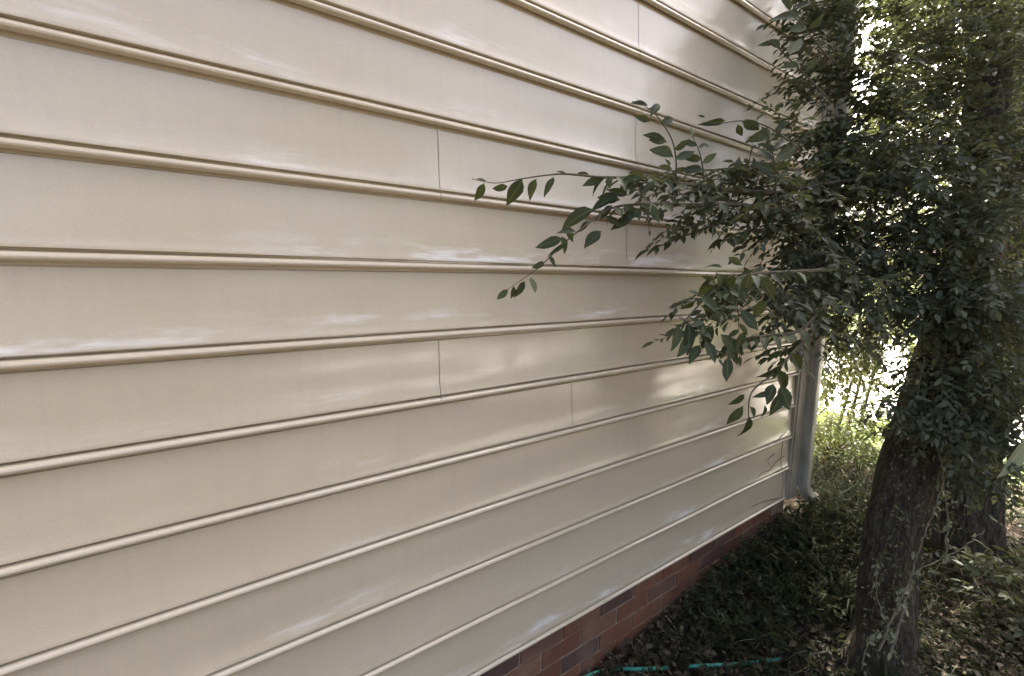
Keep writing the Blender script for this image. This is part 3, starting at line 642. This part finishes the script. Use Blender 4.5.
for (x0, y0, x1, y1, dep, wpx, n) in ((884, 660, 900, 540, 1.93, 26, 60), (898, 540, 925, 430, 1.96, 30, 50), (960, 600, 955, 480, 2.55, 32, 60), (957, 480, 985, 380, 2.6, 34, 40), (925, 430, 960, 320, 1.98, 30, 50), (905, 660, 945, 600, 2.0, 40, 50)):
    for k in range(n):
        u = rng.random(); q = at(x0 + (x1 - x0) * u + rng.normal(0, wpx * .5), y0 + (y1 - y0) * u, dep + rng.normal(0, .02))
        d = RT * rng.normal(0, .6) + UP * rng.normal(-.3, .7) - FW * .1; vf.spray(q, d, rng.uniform(.04, .10), int(rng.integers(3, 7)), rng.uniform(.012, .026), .4, .55, .001)
M_VINE2 = leaf_material('small_vine_leaf', (.045, .055, .025), (.24, .24, .13), .55, .25, False, .25)
vf.build('foliage', M_VINE2, vine)
# one large pale leaf at the right edge
lv = link('broad_leaf', HERO[0].copy(), None); lv.data.materials.clear(); lv.data.materials.append(M_PALE)
p, q = at(1034, 432, 1.7), at(1001, 480, 1.72); d = Vector(q - p); L = d.length; d.normalize(); nn = Vector(-FW + UP * .4); y_ = nn.cross(d).normalized(); z_ = d.cross(y_)
mt = Matrix.Identity(4)
for i in range(3): mt[i][0] = d[i] * L; mt[i][1] = y_[i] * L * .5; mt[i][2] = z_[i] * L; mt[i][3] = p[i]
lv.matrix_world = mt; lv.name = 'leaf'; lv.data.name = 'broad_leaf'
st = tube_obj('stem', catmull([at(1060, 560, 1.8), at(1046, 480, 1.72), at(1034, 432, 1.7)], 6), [.006, .004, .002], M_TWIG, vine, 6)
lv.parent = st; lv.matrix_parent_inverse = Matrix.Identity(4); lv.matrix_local = mt

# dried vine traces stuck to the siding near the corner
tr = empty('dried_vine', (3.1, -.02, .35)); tag(tr, 'thin dried vine remnant clinging to the siding beside the corner', 'vine')
def wallpt(px, py):
    v = FW + RT * (px - 512) / FPX + UP * (338 - py) / FPX; return CAM + v * ((-.0155 - CAM[1]) / v[1])
for pts in ([(786, 432), (780, 438), (773, 444), (765, 446)], [(784, 456), (776, 462), (770, 470), (762, 473), (758, 478)], [(780, 470), (774, 474), (766, 480)], [(774, 454), (768, 460), (770, 466)], [(779, 498), (770, 500), (760, 503), (752, 507)], [(783, 440), (781, 460), (783, 480), (781, 500)]):
    tube_obj('stem', catmull([wallpt(*q) for q in pts], 5), [.0022, .0016, .001], M_TWIG, tr, 5)

# ------------------------------------------------------------------ floor of the bed: litter, ground cover, twigs, hose
lit = LeafMass(); n = 15000
X = rng.uniform(.9, 5.2, n); Y = -np.abs(rng.normal(0, 1.0, n)) + .02 + np.where(X > 3.6, .8, 0); ok = Y > -2.6; X, Y = X[ok], Y[ok]; n = len(X)
Z = np.array([gz(a, b_) for a, b_ in zip(X, Y)]) + rng.uniform(.002, .028, n)
A = rng.normal(0, 1, (n, 3)); A[:, 2] *= .35; Nn = np.array([0, 0, 1.]) + rng.normal(0, .45, (n, 3))
lit.leaves(np.stack([X, Y, Z], 1), A, Nn, rng.uniform(.018, .055, n), rng.beta(1.0, 3.0, n), 1.25)
n = 500
X2 = rng.uniform(1.3, 3.9, n); Y2 = -.06 - np.abs(rng.normal(0, .6, n)); Z2 = np.array([gz(a, b_) for a, b_ in zip(X2, Y2)]) + rng.uniform(.03, .08, n)
A = rng.normal(0, 1, (n, 3)); A[:, 2] *= .5; A[:, 1] = -np.abs(A[:, 1]); lit.leaves(np.stack([X2, Y2, Z2], 1), A, np.array([0, 0, 1.]) + rng.normal(0, .6, (n, 3)), rng.uniform(.03, .060, n), rng.beta(1.1, 3.0, n), 1.3)
n = 1500
Q = np.array([on_ground(a, b_, .12) for a, b_ in zip(rng.uniform(925, 1060, n), rng.uniform(618, 720, n))]); Q[:, 2] = [gz(q[0], q[1]) + rng.uniform(.02, .06) for q in Q]
A = rng.normal(0, 1, (n, 3)); A[:, 2] *= .4
lit.leaves(Q, A, np.array([0, 0, 1.]) + rng.normal(0, .45, (n, 3)), rng.uniform(.015, .038, n), rng.beta(1.6, 1.8, n), 1.3)
o = lit.build('leaf_litter', M_LITTER, None); tag(o, 'brown dead leaves littering the soil bed below the wall', 'leaf litter', kind='stuff')
gc = LeafMass()
for k in range(3600):
    x = rng.uniform(1.35, 4.2); y = rng.uniform(-1.5, -.03) if x < 3.4 else rng.uniform(-1.4, .5)
    dens = noise.noise((x * 1.6, y * 1.6, 9)) + .25 - .6 * sstep(2.5, 2.9, x - y * .4 - .5) * 0
    if dens < 0 and rng.random() < .75: continue
    bq = np.array([x, y, gz(x, y) + rng.uniform(0, .05)]); d = rng.normal(0, 1, 3); d[2] = abs(d[2]) * .7 + .3
    if y + d[1] * .05 > -.03 and x < XC: continue
    k2 = int(rng.integers(4, 9)); gc.spray(bq, d, rng.uniform(.05, .20), k2, rng.uniform(.016, .034), .5, .35, .0012, keep=outside_house)
for k in range(800):
    x = rng.uniform(1.9, 3.6); y = -.09 - abs(rng.normal(0, .38)); h = gz(x, y) + rng.uniform(0, .12)
    d = rng.normal(0, .6, 3); d[2] = abs(d[2]) + .6
    gc.spray(np.array([x, y, h]), d, rng.uniform(.06, .20), int(rng.integers(5, 10)), rng.uniform(.02, .042), .5, .3 + .3 * rng.random(), .0014, keep=outside_house)
for k in range(420):
    q = on_ground(rng.uniform(835, 990), rng.uniform(640, 720), .08); bq = np.array([q[0], q[1], gz(q[0], q[1]) + rng.uniform(0, .04)])
    d = rng.normal(0, 1, 3); d[2] = abs(d[2]) * .8 + .3
    gc.spray(bq, d, rng.uniform(.04, .14), int(rng.integers(4, 9)), rng.uniform(.014, .03), .5, .45, .0012)
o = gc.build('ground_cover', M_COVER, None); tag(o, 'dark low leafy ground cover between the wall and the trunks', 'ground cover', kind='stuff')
# strap-leaved clumps by the corner
BT = np.array([(0, .03, 0), (0, -.03, 0), (.35, .032, .22), (.35, -.032, .22), (.7, .024, .30), (.7, -.024, .30), (1, 0, .18)])
def blades(name, label, spots, nper, L, material, cat, tone=.4, up=1.0):
    VV = []; TT = []; tt = []
    for (x, y) in spots:
        g = gz(x, y); m_ = nper
        ang = rng.uniform(0, 2 * math.pi, m_); ln = L * rng.uniform(.5, 1.2, m_); st = rng.uniform(.35, 1.5, m_) * up
        for a, l_, s_ in zip(ang, ln, st):
            dx = np.array([math.cos(a), math.sin(a), 0]); dy = np.array([-dx[1], dx[0], 0]); o_ = np.array([x, y, g]) + rng.normal(0, .025, 3) * (1, 1, .1)
            v = o_ + l_ * (BT[:, :1] * dx + BT[:, 1:2] * dy * rng.uniform(.5, 1) + BT[:, 2:3] * s_ * 1.9 * np.array([0, 0, 1.]))
            if (v[:, 1] > -.05).any() and x < XC + .1: continue
            k = len(VV) * 7; VV.append(v); TT += [(k, k + 1, k + 2), (k + 1, k + 3, k + 2), (k + 2, k + 3, k + 4), (k + 3, k + 5, k + 4), (k + 4, k + 5, k + 6)]
            tt += [float(np.clip(rng.normal(tone, .25), 0, 1))] * 7
    o = link(name, tri_mesh(name, np.concatenate(VV), np.array(TT), tt), material); return o
spots = [(rng.uniform(2.45, 3.75), rng.uniform(-.62, -.10)) for _ in range(60)] + [(rng.uniform(3.6, 4.2), rng.uniform(-.6, .35)) for _ in range(26)]
M_STRAP = leaf_material('strap_leaf', (.010, .016, .007), (.045, .058, .024), .7, .06, False, .08)
tag(blades('strap_leaf_clump', '', spots, 30, .17, M_STRAP, ''), 'dark strap leaved tufts crowding the ground below the downspout', 'ground cover', kind='stuff')
spots = [(rng.uniform(4.3, 5.9), rng.uniform(-1.5, 2.6)) for _ in range(500)]
tag(blades('lawn_grass', '', spots, 14, .07, M_GRASS, '', .5, 1.3), 'short sunlit lawn grass beyond the bed', 'grass', kind='stuff')
# fine debris: stalks and twiglets
TV, TF = [], []
for k in range(1000):
    x = rng.uniform(1.2, 4.0); y = rng.uniform(-1.6, -.04); a = rng.uniform(0, 6.28); l_ = rng.uniform(.02, .09); z = gz(x, y) + rng.uniform(.015, .08)
    d = np.array([math.cos(a), math.sin(a), rng.normal(0, .6)]) * l_
    if y + d[1] > -.03: continue
    tube([(x, y, z), np.array([x, y, z]) + d * .5 + rng.normal(0, .006, 3), np.array([x, y, z]) + d], [.0013, .0011, .0007], 3, TV, TF)
o = link('stalk_debris', mesh_from('stalk_debris', TV, TF), M_DRY); tag(o, 'fine dry stalks and twiglets scattered on the bed', 'debris', kind='stuff')
# larger fallen twigs, one by one
for pts, w_, lb in (([(842, 470), (856, 490), (872, 508)], .0055, 'pale fallen stick leaning against the leaning trunk from the left'), ([(666, 616), (676, 630), (680, 650)], .003, 'thin curved pale stalk arching beside the brick base'),
                    ([(833, 548), (826, 565), (822, 580)], .004, 'short pale stick lying in the dark tufts left of the trunk'), ([(800, 655), (825, 652), (846, 648)], .0045, 'grey stick lying flat beyond the end of the green hose'),
                    ([(972, 575), (980, 590), (990, 600)], .0045, 'short pale stick at the foot of the right trunk'), ([(915, 628), (925, 640), (936, 652)], .0045, 'small stick on the litter between the two trunks'),
                    ([(752, 600), (762, 608), (774, 618)], .003, 'thin pale twig in the middle of the dark ground cover')):
    mid = pts[1]; zz = .14
    P = [on_ground(*q, zz) for q in pts]
    for q in P: q[2] = gz(q[0], q[1]) + .035
    P = [on_ground(*a, b_[2]) for a, b_ in zip(pts, P)]
    tag(tube_obj('fallen_twig', catmull(P, 6), [w_, w_ * .9, w_ * .5], M_DRY, None, 7, rough_bark(w_ * 900, .15)), lb, 'twig', 'fallen twigs on the bed')
# hose
hp = []
for (px, py, dz) in [(560, 690, -.01), (592, 674, .002), (606, 671, -.045), (619, 669, .008), (640, 669, .016), (662, 668, .008), (678, 667, -.04), (694, 666, .004), (735, 664, .008), (772, 660, .002), (792, 657, -.04), (830, 650, -.07)]:
    q = on_ground(px, py, .02); z = gz(q[0], q[1]) + .021 + dz * 1.3; hp.append(on_ground(px, py, z))
tag(tube_obj('garden_hose', catmull(hp, 10), .0075, M_HOSE, None, 12), 'teal green garden hose half buried in the litter by the brick base', 'hose')
